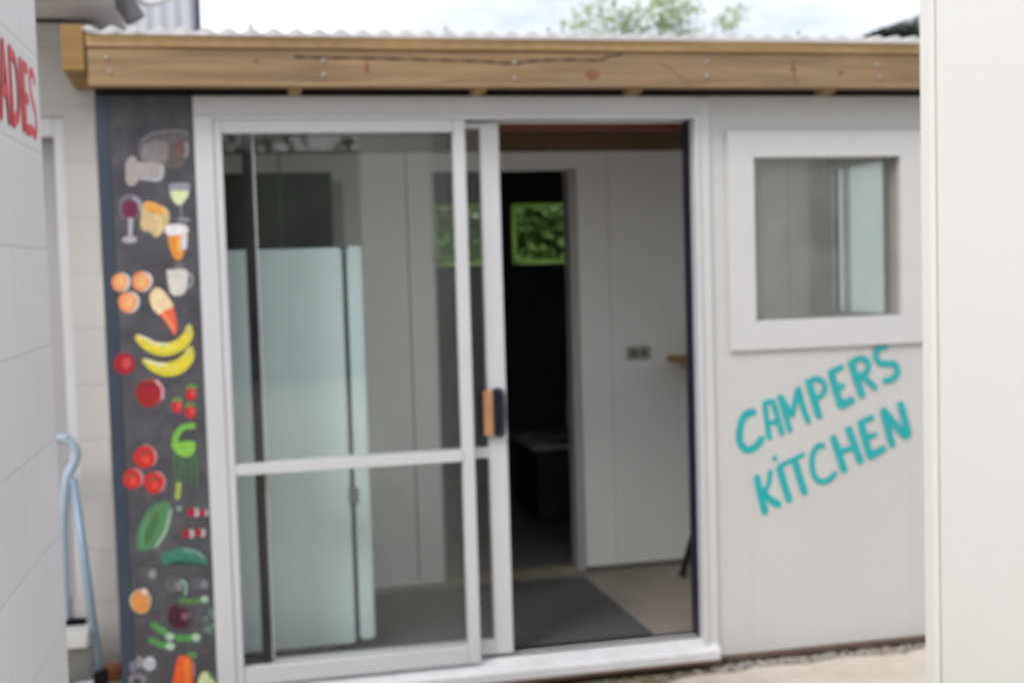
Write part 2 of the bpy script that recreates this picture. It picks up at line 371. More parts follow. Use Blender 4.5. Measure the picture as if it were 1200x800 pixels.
# ---- roof edge
FZ0, FZ1 = 2.138, 2.268
FB = box('fascia_board', (-.392, 3.2, -.15, -.106, FZ0, FZ1), PINE, KIT, .004)
FT = box('roof_batten', (-.392, 3.2, -.158, -.100, FZ1+.001, 2.311), PINE2, KIT, .003)
# barge board: front end left of the fascia, rises to the back with the roof
bm = bmesh.new(); k = math.tan(R(4))
pr = [(-.158, 2.190), (.32, 2.18), (1.3, 2.25), (1.3, 2.345+1.4*k), (-.158, 2.342)]
a = [bm.verts.new((-.470, y, z)) for y, z in pr]; b = [bm.verts.new((-.398, y, z)) for y, z in pr]
bm.faces.new(a); bm.faces.new(b[::-1])
for i in range(5): bm.faces.new((a[i], b[i], b[(i+1)%5], a[(i+1)%5]))
bmesh.ops.bevel(bm, geom=bm.edges[:], offset=.003, segments=1, affect='EDGES')
link('barge_board', bm, BARGE, KIT)
# soffit / dark rafters between fascia and wall
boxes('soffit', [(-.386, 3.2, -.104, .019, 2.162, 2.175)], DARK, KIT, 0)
for X in (.30, .965, 1.56, 2.35): box('rafter_end', (X-.022, X+.022, -.104, -.003, 2.128, 2.161), PINE2, KIT, .002)
# bolts
for px, py in ((124,68),(129,84),(379,71),(379,88),(603,73),(603,92),(828,73),(828,89),(1027,76),(1030,91)):
    p = S(px, py, -.152); bm = bmesh.new()
    bmesh.ops.create_cone(bm, cap_ends=True, segments=12, radius1=.0072, radius2=.0055, depth=.007, matrix=Matrix.Translation((p.x, -.1535, p.z)) @ Matrix.Rotation(R(90), 4, 'X'))
    link('bolt', bm, GALV, FB)
def onF(px, py): return S(px, py, -.1505)
P = Paint((0,-1,0), .0002)
P.stroke([onF(*q) for q in ((345,67),(380,68),(430,69),(480,70),(530,71),(570,73),(600,75),(625,72),(660,70),(700,71),(712,67),(730,64))], .0068, DARK, jit=.4)
P.stroke([onF(*q) for q in ((770,72),(785,80),(800,93),(808,101))], .0035, KNOT)
P.stroke([onF(*q) for q in ((928,70),(930,84),(933,98))], .006, KNOT, jit=.5)
P.done('wood_crack', FB)
for px, py, rx, rz in ((694,88,.028,.018),(930,82,.012,.011),(430,80,.008,.02),(300,72,.01,.006),(985,86,.012,.008),(866,57,.02,.012)):
    p = onF(px, py); P = Paint((0,-1,0), .0003)
    P.poly([p + Vector((rx*math.cos(t)*(1+.15*math.sin(3*t)), 0, rz*math.sin(t))) for t in (2*math.pi*i/18 for i in range(18))], KNOT)
    P.poly([p + Vector((rx*.5*math.cos(t), 0, rz*.5*math.sin(t))) for t in (2*math.pi*i/14 for i in range(14))], mat('knot heart', (.25,.09,.06), .7, .3, 50))
    if py > 60: P.done('knot', FB)
    else: P.bm.free()
# corrugated roof
bm = bmesh.new(); pitch = .076; n = int(3.62/pitch*12); rows = (-.188, -.05, 1.4)
def rz(i, y, t): return 2.322 + (y+.188)*k + .0085*math.sin(2*math.pi*i/12) + t
lay = []
for t in (0, .003):
    lay.append([[bm.verts.new((-.398+pitch*i/12, y, rz(i, y, t))) for i in range(n)] for y in rows])
for li, (A, flip) in enumerate(((lay[0], 1), (lay[1], 0))):
    for r0, r1 in zip(A, A[1:]):
        for i in range(n-1): bm.faces.new((r0[i], r0[i+1], r1[i+1], r1[i]) if not flip else (r0[i], r1[i], r1[i+1], r0[i+1]))
for i in range(n-1): bm.faces.new((lay[0][0][i], lay[0][0][i+1], lay[1][0][i+1], lay[1][0][i]))
link('roof_sheet', bm, ROOF, KIT, smooth=True)
for px in (300, 515, 640, 930):      # screws with washers on the sheet's crests
    p = S(px, 34, -.12); i = round((p.x+.398)/pitch-.25); bm = bmesh.new()
    bmesh.ops.create_cone(bm, cap_ends=True, segments=10, radius1=.011, radius2=.006, depth=.012, matrix=Matrix.Translation((-.398+pitch*(i+.25), -.13, 2.327+.058*k+.0125+.008)))
    link('roof_screw', bm, GALV, KIT)

# ---- right window
def ring(name, o_, i_, y0, y1, m, parent, bev=.003):
    bm = bmesh.new(); V = []
    for y in (y0, y1):
        V.append([[bm.verts.new((x, y, z)) for x, z in ((a, c), (b, c), (b, d), (a, d))] for a, b, c, d in (o_, i_)])
    for k in range(4):
        n = (k+1) % 4
        bm.faces.new((V[0][0][k], V[0][0][n], V[0][1][n], V[0][1][k])); bm.faces.new((V[1][0][k], V[1][0][n], V[1][1][n], V[1][1][k]))
        bm.faces.new((V[0][0][k], V[0][0][n], V[1][0][n], V[1][0][k])); bm.faces.new((V[0][1][k], V[0][1][n], V[1][1][n], V[1][1][k]))
    bmesh.ops.recalc_face_normals(bm, faces=bm.faces[:])
    es = [e for e in bm.edges if all(len({round(f.normal.y) for f in e.link_faces}) == 2 for _ in (0,))]
    bmesh.ops.bevel(bm, geom=es, offset=bev, segments=2, affect='EDGES')
    return link(name, bm, m, parent)
WN = empty('x', (0,0,0), None, None); bpy.data.objects.remove(WN)
wt = ring('window', (1.952, 2.80, 1.135, 1.992), (2.064, 2.694, 1.25, 1.888), -.018, -.0005, TRIM, KIT)
wf = boxes('frame', [(2.031, 2.070, .002, .07, 1.216, 1.919), (2.694, 2.729, .002, .07, 1.216, 1.919), (2.070, 2.694, .002, .07, 1.216, 1.252), (2.070, 2.694, .002, .07, 1.886, 1.919)], mat('grey window reveal', (.45,.43,.42), .6, .05, 6), wt, .001)
box('pane', (2.070, 2.694, .020, .024, 1.252, 1.886), GLH, wt, 0)

# ---- door frame
Y0 = -.022
DF = boxes('door_frame', [(WX0, .0115, Y0, .10, -.03, 2.055), (1.818, 1.8355, Y0, .10, -.03, 2.055), (.0115, 1.818, Y0, .10, 2.041, 2.055), (.0115, 1.818, .0761, .086, 2.034, 2.041)], FRAME, KIT, .002)
box('head_board', (WX0, 1.8355, -.012, .0025, 2.0555, 2.125), TRIM, KIT, .002)
box('seal', (1.8135, 1.8178, .03, .105, .0, 2.04), HANDLED, KIT, .0005)
boxes('door_track', [(.035, 1.818, .028, .034, .001, .006), (.035, 1.818, .080, .104, -.002, .004)], BLACK, KIT, 0)
# sill: sloping white tread with a lip
bm = bmesh.new()
pr = [(-.045,-.072),(-.045,-.040),(-.035,-.030),(.03,-.001),(.105,.0),(.105,-.075)]
a = [bm.verts.new((WX0, y, z)) for y, z in pr]; b = [bm.verts.new((1.875, y, z)) for y, z in pr]
bm.faces.new(a); bm.faces.new(b[::-1])
for i in range(6): bm.faces.new((a[i], b[i], b[(i+1)%6], a[(i+1)%6]))
link('door_sill', bm, SILLM, KIT)
box('sill_batten', (WX0, 1.875, -.040, .08, -.088, -.0725), mat('red brown sill batten', (.22,.12,.09), .8, .2, 9), KIT, .002)
# ---- fixed outer panel
def frame_panel(name, x0, x1, y0, y1, z0, z1, sl, sr, st, sb, mid, label, lm=FRAME):
    o = boxes(name, [(x0, x0+sl, y0, y1, z0, z1), (x1-sr, x1, y0, y1, z0, z1), (x0+sl, x1-sr, y0+.002, y1-.002, z1-st, z1), (x0+sl, x1-sr, y0+.002, y1-.002, z0, z0+sb),
        (x0+sl, x1-sr, y0-.004, y1-.001, mid[0], mid[1])], lm, KIT, .003)
    box('pane', (x0+sl, x1-sr, (y0+y1)/2-.002, (y0+y1)/2+.002, z0+sb, z1-st), GL, o, 0)
    if label: o['label'] = label
    return o
frame_panel('door_panel', .012, .919, -.018, .026, .0, 2.040, .029, .046, .046, .066, (.770, .810), 'fixed outer glass panel of the sliding door')
# ---- sliding inner panel, pushed open behind the fixed one
ip = boxes('door_panel', [(.986, 1.058, .038, .074, .008, 2.034), (.1535, .986, .040, .072, 2.013, 2.034), (.1535, .986, .040, .072, .008, .067), (.1535, .986, .038, .073, .770, .810), (.1445, .1535, .038, .074, .008, 2.034)], FRAME, KIT, .002)
ip['label'] = 'sliding glass panel pushed open behind the fixed one, with dark pull handle'
box('pane', (.1537, .986, .054, .058, .067, 2.013), GL, ip, 0)
box('weather_strip', (.110, .144, .034, .076, .008, 2.030), RUBBER, ip, .001)
# pull handle on the sliding stile
hz0, hz1 = S(572,510,.03).z, S(572,457,.03).z
box('handle_grip', (.965, 1.000, .004, .037, hz0, hz1), HANDLEW, ip, .004)
bm = bmesh.new(); c = .5*(hz0+hz1); hh = .5*(hz1-hz0)
tube(bm, smooth_path([(1.012,.036,hz1-.004),(1.030,.014,hz1-.002),(1.036,.004,hz1-.018),(1.038,.002,c),(1.036,.004,hz0+.018),(1.030,.014,hz0+.002),(1.012,.036,hz0+.004)]), .0095)
bx(bm, 1.005, 1.040, .031, .0375, hz0-.004, hz1+.004, bev=.002)
link('handle', bm, HANDLED, ip, smooth=False)
# window putty marks etc. : little sticker-like latch on the fridge side is on the fridge

# ---- painted words on the wall
def Z(ox, oy, s): return lambda x, y: S(ox+x/s, oy+y/s, -.0008)
P = Paint((0,-1,0), .0003); W = .031
def st(z, pts, w=W): P.stroke([z(*q) for q in pts], w, TEAL, jit=.07)
z4 = Z(850,395,5.517); z5 = Z(950,395,6.4); z6 = Z(870,470,5.714); z7 = Z(960,460,7.275)
st(z4, [(183,488),(150,488),(112,530),(92,610),(98,685),(140,728),(195,708),(238,655)])
st(z4, [(255,425),(268,540),(286,655)], .024); st(z4, [(258,425),(302,415)], .022); st(z4, [(306,415),(338,520),(366,625)], .024); st(z4, [(275,560),(335,545)], .02)
st(z4, [(352,385),(386,500),(418,605)], .024); st(z4, [(358,385),(430,505)], .022); st(z4, [(430,505),(468,335)], .022); st(z4, [(470,335),(500,450),(537,548)], .025)
st(z4, [(537,290),(570,400),(605,510)]); st(z4, [(537,292),(585,268),(630,290),(640,340),(610,382),(565,400)], .023)
st(z5, [(152,262),(185,390),(225,512)]); st(z5, [(155,262),(230,222)], .024); st(z5, [(190,385),(240,362)], .022); st(z5, [(225,512),(308,468)])
st(z5, [(300,192),(340,310),(382,435)]); st(z5, [(302,190),(365,158),(420,178),(425,240),(385,285),(335,305)], .023); st(z5, [(375,280),(430,330),(482,378)], .024)
st(z5, [(562,68),(515,78),(484,125),(502,185),(560,198),(620,198),(648,245),(620,305),(552,328)], .024)
P.done('painted_word', KIT, 'teal hand painted word CAMPERS under the window')
P = Paint((0,-1,0), .0003)
st(z6, [(97,512),(122,630),(153,745)]); st(z6, [(188,470),(172,560),(132,620)], .022); st(z6, [(138,612),(190,660),(245,692)])
st(z6, [(248,450),(280,560),(313,662)]); st(z6, [(212,378),(220,384)], .021)
st(z6, [(245,437),(320,400),(405,357)], .02); st(z6, [(350,400),(380,500),(415,612)])
st(z6, [(540,298),(502,302),(468,365),(468,455),(495,520),(540,538),(585,520),(620,482)], .024)
st(z7, [(120,385),(165,520),(210,660)]); st(z7, [(250,312),(300,450),(350,588)]); st(z7, [(170,505),(290,465)], .022)
st(z7, [(352,252),(390,400),(432,538)]); st(z7, [(352,250),(450,210)], .022); st(z7, [(390,382),(475,355)], .022); st(z7, [(432,540),(545,475)])
st(z7, [(545,155),(580,300),(618,440)]); st(z7, [(548,155),(640,265),(733,370)]); st(z7, [(688,98),(725,230),(755,355)])
P.done('painted_word', KIT, 'teal hand painted word KITCHEN, lower of the two words')

# ---- painted food on the mural panel
PY = -.0045
def zz(ox, oy, s): return lambda x, y: S(ox+x/s, oy+y/s, PY)
def ell(P, z, cx, cy, rx, ry, m, ang=0, wob=.03):
    a = R(ang); out = []
    for i in range(22):
        t = 2*math.pi*i/22; q = 1+wob*math.sin(3*t+cx); x = rx*math.cos(t)*q; y = ry*math.sin(t)*q
        out.append(z(cx+x*math.cos(a)-y*math.sin(a), cy+x*math.sin(a)+y*math.cos(a)))
    P.poly(out, m)
def pol(P, z, pts, m): P.poly(smooth_path([z(*q) for q in pts+pts[:1]], 3)[:-1], m)
def sk(P, z, pts, w, m, taper=None): P.stroke([z(*q) for q in pts], w*.0032, m, taper)   # w in photo pixels
A1, A2, A3, A4 = zz(130,140,8), zz(130,220,8), zz(125,305,8), zz(125,380,7.273)
A5, A6, A7, A8 = zz(135,480,7.27), zz(140,570,8), zz(140,650,7.27), zz(140,730,10)
NP = lambda: Paint((0,-1,0), .0003)
P = NP(); pol(P, A1, [(250,240),(300,175),(420,115),(640,95),(740,140),(742,260),(700,400),(620,460),(510,440),(480,395),(280,390)], paint(92,88,90))
pol(P, A1, [(300,240),(420,200),(530,220),(520,390),(300,380)], paint(120,114,115)); pol(P, A1, [(540,240),(640,210),(700,220),(690,380),(610,440),(540,420)], paint(86,76,74))
sk(P, A1, [(640,210),(650,340)], 4, paint(112,75,58)); sk(P, A1, [(700,225),(715,290),(700,350)], 3, paint(140,140,146)); sk(P, A1, [(290,200),(400,130),(640,110),(730,140)], 2, paint(118,118,120))
P.done('painted_jug', MP, 'faded grey painted tin or jug at the top of the mural')
P = NP(); pol(P, A1, [(138,420),(175,350),(230,355),(265,400),(485,400),(470,575),(275,565),(225,615),(165,620),(138,560)], paint(148,141,141)); sk(P, A1, [(300,560),(460,560),(478,440)], 2.5, paint(160,165,172))
P.done('painted_bread', MP, 'pale beige painted bread below the grey jug')
P = NP(); pol(P, A1, [(545,600),(730,600),(728,700),(690,780),(640,815),(590,780),(550,700)], paint(128,133,142)); pol(P, A1, [(556,672),(722,672),(705,740),(640,802),(580,750)], paint(196,202,158))
sk(P, A2, [(655,180),(660,290)], 2.2, paint(112,112,122)); ell(P, A2, 680,300,62,22, paint(120,126,136))
P.done('painted_wine_glass', MP, 'painted glass of pale white wine')
P = NP(); ell(P, A2, 185,185,112,125, paint(112,106,120)); ell(P, A2, 180,195,96,108, paint(84,80,90)); ell(P, A2, 178,205,74,88, paint(96,28,60)); sk(P, A2, [(215,95),(265,140),(280,210)], 3, paint(150,145,160))
sk(P, A2, [(185,300),(182,440)], 4.5, paint(158,154,165), (1.2,.8)); ell(P, A2, 175,485,72,36, paint(152,148,158)); P.done('painted_wine_glass', MP, 'painted glass of red wine')
P = NP(); pol(P, A2, [(290,160),(350,125),(480,170),(545,225),(540,330),(500,400),(420,470),(370,415),(280,380)], paint(186,164,120)); pol(P, A2, [(310,155),(360,130),(470,180),(490,260),(400,230),(330,220)], paint(206,145,68))
sk(P, A2, [(400,280),(470,300),(440,430)], 4, paint(200,180,130)); P.done('painted_cheese', MP)
P = NP(); pol(P, A2, [(530,435),(712,435),(700,560),(665,660),(625,680),(585,650),(550,560)], paint(198,128,48)); pol(P, A2, [(512,380),(545,345),(700,350),(715,430),(530,445)], paint(205,200,202))
sk(P, A2, [(690,460),(685,560)], 6, paint(188,194,200)); sk(P, A2, [(640,470),(640,600)], 3, paint(214,165,90)); ell(P, A2, 640,730,55,22, paint(100,100,106)); P.done('painted_beer_glass', MP)
P = NP(); ell(P, A3, 770,185,46,72, paint(135,136,140)); ell(P, A3, 770,185,24,48, paint(75,73,80)); pol(P, A3, [(560,90),(750,90),(752,240),(715,320),(620,325),(582,250)], paint(190,186,180)); P.done('painted_cup', MP)
for cx, cy, r in ((130,205,88),(330,198,95),(205,392,100)):
    P = NP(); ell(P, A3, cx+6, cy, r, r, paint(196,192,190)); ell(P, A3, cx-8, cy+2, r*.86, r*.95, paint(224,132,86)); ell(P, A3, cx+2, cy, r*.5, r*.6, paint(226,158,104)); P.done('painted_orange', MP)
P = NP(); pol(P, A3, [(398,330),(450,262),(520,275),(620,410),(605,460),(500,510),(425,440)], paint(212,190,152)); pol(P, A3, [(495,505),(615,440),(645,520),(662,650),(632,695),(585,620)], paint(212,92,62)); sk(P, A3, [(540,510),(620,640)], 3, paint(222,130,90)); P.done('painted_ice_cream', MP)
YEL = paint(198,184,52); YH = paint(208,205,178)
for pts, w_, hl in (([(702,28),(690,100),(620,175),(500,215),(390,195),(300,140),(255,105)], 14, [(270,92),(340,122),(420,160),(520,172)]),
                ([(712,215),(690,290),(610,360),(510,385),(410,360),(320,308)], 16, [(330,300),(410,332),(500,345)])):
    P = NP(); sk(P, A4, pts, w_, YEL, 'belly'); sk(P, A4, hl, 3.2, YH, (.6,1)); sk(P, A4, [(pts[0][0]+4, pts[0][1]-20), (pts[0][0], pts[0][1]+45)], 3.2, paint(176,180,120)); sk(P, A4, [pts[2], pts[3], pts[4]], 3, paint(214,198,70)); P.done('painted_banana', MP)
P = NP(); ell(P, A4, 150,335,92,92, paint(142,20,34)); ell(P, A4, 172,330,40,50, paint(182,62,66)); P.done('painted_plum', MP)
P = NP(); ell(P, A4, 372,585,112,120, paint(150,70,76)); ell(P, A4, 355,590,108,116, paint(140,22,30)); sk(P, A4, [(425,480),(474,545),(474,630)], 3.2, paint(192,150,155)); sk(P, A4, [(300,510),(370,520),(430,520)], 2, paint(96,26,30)); P.done('painted_apple', MP)
for z, cx, cy in ((A4,720,590),(A4,600,700),(A4,712,745)):
    P = NP(); ell(P, z, cx, cy, 46, 58, paint(174,30,36)); ell(P, z, cx+16, cy-5, 16, 26, paint(200,80,70)); sk(P, z, [(cx-30,cy-52),(cx,cy-66),(cx+34,cy-52)], 4, paint(92,128,66)); P.done('painted_strawberry', MP)
for cx, cy, rx, ry in ((250,402,92,95),(145,588,78,88),(330,620,86,90)):
    P = NP(); ell(P, A5, cx+14, cy-4, rx, ry, paint(190,140,145)); ell(P, A5, cx, cy, rx, ry, paint(176,32,32)); ell(P, A5, cx+8, cy+22, rx*.4, ry*.35, paint(206,62,52)); sk(P, A5, [(cx-30,cy-24),(cx,cy-34),(cx+28,cy-28)], 2.4, paint(100,80,50)); P.done('painted_tomato', MP)
P = NP(); sk(P, A5, [(665,135),(580,150),(525,215),(505,300)], 6.5, paint(108,165,66))
for q in ([(505,380),(512,640)],[(560,390),(552,600)],[(600,390),(598,610)],[(648,370),(650,630)],[(690,380),(702,660)]): sk(P, A5, q, 4, paint(66,98,68), (1.1,.6))
sk(P, A5, [(545,630),(530,745)], 6, paint(140,160,72)); pol(P, A5, [(478,300),(560,270),(680,272),(668,370),(600,400),(520,370)], paint(118,172,60)); P.done('painted_celery', MP)
P = NP(); pol(P, A6, [(160,595),(168,430),(260,230),(400,140),(492,190),(470,340),(400,470),(330,570),(240,602)], paint(72,116,80)); pol(P, A6, [(230,540),(250,380),(330,250),(370,260),(330,420),(270,540)], paint(62,100,58))
sk(P, A6, [(482,220),(430,420),(340,560)], 3.6, paint(132,160,138)); sk(P, A6, [(215,560),(215,430),(290,280)], 3, paint(92,138,104)); ell(P, A6, 560,205,26,26, paint(120,140,130)); P.done('painted_marrow', MP)
for cx, cy, r in ((672,240,46),(778,245,34),(628,440,44),(738,432,42)):
    P = NP(); ell(P, A6, cx+r*.95, cy, r*.7, r*.95, paint(165,165,162)); ell(P, A6, cx, cy, r*.85, r, paint(148,22,46)); P.done('painted_radish', MP)
P = NP(); pol(P, A6, [(380,640),(540,572),(620,570),(740,608),(822,680),(812,735),(760,712),(640,672),(540,700),(440,735),(388,690)], paint(52,108,94)); sk(P, A6, [(600,590),(720,610),(790,665)], 3, paint(112,140,132)); P.done('painted_chilli', MP)
for c, rr, m1, m2 in (((225,150),(62,56),(72,74,72),(120,122,128)),((450,250),(66,68),(84,84,80),(112,114,116)),((668,240),(62,60),(80,80,86),(112,112,120))):
    P = NP(); ell(P, A7, *c, *rr, paint(*m1)); ell(P, A7, c[0]+56, c[1]+12, 34, 42, paint(*m2)); P.done('painted_mushroom', MP)
P = NP(); sk(P, A7, [(520,385),(620,395),(740,385)], 6, paint(74,114,62)); sk(P, A7, [(525,215),(565,250),(560,330)], 3.5, paint(118,150,140)); ell(P, A7, 725,375,32,26, paint(146,178,150)); P.done('painted_bean', MP)
P = NP(); ell(P, A7, 180,392,92,106, paint(168,160,140)); ell(P, A7, 180,398,78,98, paint(190,126,66)); ell(P, A7, 215,310,24,28, paint(190,180,170)); P.done('painted_mandarin', MP)
P = NP(); ell(P, A7, 508,522,95,108, paint(58,18,34)); ell(P, A7, 560,520,34,34, paint(112,76,98)); sk(P, A7, [(510,430),(580,450),(605,520)], 3, paint(92,66,84)); P.done('painted_onion', MP)
P = NP()
for q in ((780,480),(735,540),(745,630),(790,600),(770,650),(800,520)): ell(P, A7, *q, 26, 24, paint(88,116,104))
P.done('painted_herb', MP)
for a, tip in (([(285,590),(380,655),(430,695)],(430,695)),([(268,722),(350,760),(430,775)],(432,775)),([(500,705),(620,705)],(652,700))):
    P = NP(); sk(P, A7, a, 7, paint(72,132,68)); ell(P, A7, *tip, 38, 34, paint(150,184,158)); P.done('painted_spring_onion', MP)
P = NP(); ell(P, A8, 850,372,60,44, paint(78,122,72)); pol(P, A8, [(680,400),(740,372),(830,410),(850,560),(850,860),(600,860),(640,600)], paint(208,82,34)); sk(P, A8, [(790,440),(790,800)], 6, paint(222,112,40)); sk(P, A8, [(866,450),(872,620)], 3, paint(150,110,108)); P.done('painted_carrot', MP)
P = NP(); ell(P, A8, 160,510,46,70, paint(112,106,124)); ell(P, A8, 235,450,46,72, paint(122,120,124)); ell(P, A8, 350,470,80,80, paint(164,164,174)); ell(P, A8, 355,420,40,28, paint(176,190,200)); ell(P, A8, 210,660,110,76, paint(116,114,118)); ell(P, A8, 210,690,50,50, paint(60,58,62)); P.done('painted_garlic', MP)
P = NP(); pol(P, A8, [(900,800),(940,620),(1000,560),(1080,600),(1120,700),(1120,800)], paint(186,196,150)); sk(P, A8, [(1060,590),(1120,650)], 5, paint(80,110,80)); P.done('painted_corn', MP)

# ================================================================ THINGS INSIDE
fx0, fx1, fy0, fy1 = -.12, .478, .28, .84
FR = empty('fridge', (.22, .56, 0), 'tall pale blue white fridge standing sideways behind the glass door', 'fridge')
box('body', (fx0, fx1, fy0, fy1, .03, 1.585), FRIDGE, FR, .008)
box('gasket', (fx1+.001, fx1+.017, fy0+.008, fy1-.01, .045, 1.575), GASK, FR, .002)
box('door', (fx1+.018, fx1+.078, fy0-.004, fy1+.004, .04, 1.590), FRIDGE, FR, .010)
hz = S(413,580,.27)
box('hinge_cover', (fx1-.006, fx1+.03, fy0-.010, fy0-.005, hz.z-.028, hz.z+.028), mat('grey clip', (.22,.22,.23), .5, .1, 20), FR, .001)
for x in (fx0+.05, fx1-.05):
    bm = bmesh.new(); tube(bm, [(x, fy0+.05, 0), (x, fy0+.05, .03)], .02); link('foot', bm, RUBBER, FR)
MT = box('floor_mat', (-.10, 1.655, .115, 1.12, 0, .007), MATM, None, .003)
tag(MT, 'dark charcoal mat on the floor just inside the open door', 'floor mat')
# bar table leaning on the back wall behind the right part of the front wall
tx0 = S(783,424,1.18).x; tz = S(800,419,1.0).z
BT = empty('bar_table', (tx0+.45, .95, 0), 'bar table with varnished timber top and black splayed legs, half hidden right of the doorway', 'table')
box('table_top', (tx0, 2.96, .93, 1.20, tz-.03, tz), TOPW, BT, .006)
box('apron', (tx0+.06, 2.90, .96, 1.17, tz-.065, tz-.031), mat('pale table rail', (.42,.40,.37), .6, .05, 5), BT, .004)
foot = S(797,665,1.0); 
for sx, X1, X0 in ((0, foot.x, tx0+.30), (1, 2.93, 2.70)):
    for Y_1, Y_0 in ((.98, 1.02), (1.18, 1.14)):
        bm = bmesh.new(); a = Vector((X1 + (.14 if Y_1 > 1 and not sx else 0), Y_1, 0)); b = Vector((X0, Y_0, tz-.08)); tube(bm, [a, b], .017, 6); link('leg', bm, BLACK, BT)
# dark back room: shell belongs to the shed
box('back_room_wall', (-.85, -.80, 1.34, 3.99, -.1, 2.48), DKROOM, KIT, 0)
box('back_room_wall', (3.4, 3.45, 1.34, 3.99, -.1, 2.48), DKROOM, KIT, 0)
boxes('back_room_wall', [(-.85, .0, 1.335, 1.36, 0, 2.48), (.535, 1.0, 1.335, 1.36, 0, 2.48), (1.71, 3.45, 1.335, 1.36, 0, 2.48), (0, .535, 1.335, 1.36, 1.96, 2.48), (1.0, 1.71, 1.335, 1.36, 1.95, 2.48)], DKROOM, KIT, 0)
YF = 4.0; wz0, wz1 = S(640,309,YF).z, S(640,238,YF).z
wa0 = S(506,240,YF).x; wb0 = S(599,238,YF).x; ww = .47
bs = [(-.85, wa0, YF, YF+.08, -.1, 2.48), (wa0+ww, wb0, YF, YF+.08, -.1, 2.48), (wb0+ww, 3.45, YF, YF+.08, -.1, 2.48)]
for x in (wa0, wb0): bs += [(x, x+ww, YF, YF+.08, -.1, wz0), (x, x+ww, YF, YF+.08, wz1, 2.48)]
boxes('back_room_wall', bs, DKROOM, KIT, 0)
box('back_room_ceiling', (-.85, 3.45, 1.34, 4.08, 2.48, 2.52), DKROOM, KIT, 0)
for x in (wa0, wb0):
    t = .028
    w = boxes('back_window', [(x, x+t, YF+.0, YF+.12, wz0, wz1), (x+ww-t, x+ww, YF+.0, YF+.12, wz0, wz1), (x+t, x+ww-t, YF+.0, YF+.12, wz0, wz0+t), (x+t, x+ww-t, YF+.0, YF+.12, wz1-t*.7, wz1)], GREEN, KIT, .002)
    box('pane', (x+t, x+ww-t, YF+.03, YF+.034, wz0+t, wz1-t*.7), GL, w, 0)
# bench with sink in the dark room
bp_ = S(655,515,2.4)
KB = empty('sink_bench', (bp_.x+.3, 2.6, 0), 'dark bench with a steel sink, dimly seen through the inner doorway', 'bench')
box('cabinet', (bp_.x-.12, bp_.x+.75, 2.45, 2.95, 0, bp_.z-.06), mat('dark cabinet', (.03,.028,.027), .5, .2, 4), KB, .005)
box('worktop', (bp_.x-.16, bp_.x+.78, 2.41, 2.99, bp_.z-.06, bp_.z-.03), mat('pale glint worktop', (.45,.48,.48), .3, .2, 6), KB, .005)  # pale colour stands in for the glint of steel
sk_ = boxes('sink', [(bp_.x-.02, bp_.x+.4, 2.44, 2.47, bp_.z-.029, bp_.z+.006), (bp_.x-.02, bp_.x+.4, 2.85, 2.88, bp_.z-.029, bp_.z+.002), (bp_.x-.05, bp_.x-.021, 2.44, 2.88, bp_.z-.029, bp_.z+.002), (bp_.x+.401, bp_.x+.43, 2.44, 2.88, bp_.z-.029, bp_.z+.002), (bp_.x-.02, bp_.x+.4, 2.471, 2.849, bp_.z-.027, bp_.z-.02)], STEEL, KB, .003)
bm = bmesh.new(); tube(bm, smooth_path([(bp_.x+.2, 2.92, bp_.z-.03), (bp_.x+.2, 2.92, bp_.z+.18), (bp_.x+.2, 2.86, bp_.z+.24), (bp_.x+.2, 2.76, bp_.z+.22), (bp_.x+.2, 2.74, bp_.z+.17)]), .011); link('tap', bm, STEEL, KB, smooth=True)

# ================================================================ LEFT: near block building with its red word
E0 = Vector((-.336, -1.905, 0)); th = R(2.0); du = Vector((math.sin(th), math.cos(th), 0)); nn = Vector((du.y, -du.x, 0))
NB = empty('toilet_block', E0 - du*1.5 - nn*.6, 'white painted concrete block building with red hand painted word LADIES, at the left edge', 'building')
bm = bmesh.new()
bx(bm, -1.6, 0, -4.2, 0, -.15, 2.25, bev=.006)
o = link('wall', bm, BL_L, NB)
o.location = E0; o.rotation_euler = (0, 0, -th)
def lw(u, z): return E0 + du*(-.052 + (u+.052)*.80) + Vector((0,0,z))
P = Paint(nn, .0003); bz, hh = 1.782, .128
def ls(pts, w=.021): P.stroke([lw(u, bz+v*hh) for u, v in pts], w, RED, jit=.1)
def sl(x): return x
ls([(-.060,.86),(-.085,.98),(-.118,.92),(-.128,.72),(-.100,.52),(-.070,.38),(-.062,.16),(-.090,.02),(-.132,.08)])        # S
ls([(-.212,.98),(-.208,.02)]); ls([(-.212,.98),(-.160,.96)]); ls([(-.210,.52),(-.168,.50)]); ls([(-.208,.02),(-.158,.04)])  # E
ls([(-.255,1.0),(-.250,.02)])                                                                                                # I
ls([(-.385,1.02),(-.380,.0)]); ls([(-.385,1.02),(-.320,.92),(-.298,.55),(-.312,.18),(-.380,.0)])                              # D
ls([(-.520,.0),(-.465,1.03)]); ls([(-.465,1.03),(-.425,.0)]); ls([(-.500,.38),(-.440,.38)])                                  # A
ls([(-.640,1.0),(-.636,.0)]); ls([(-.636,.0),(-.560,.02)])                                                                   # L
P.done('painted_word', NB, 'red hand painted word LADIES')

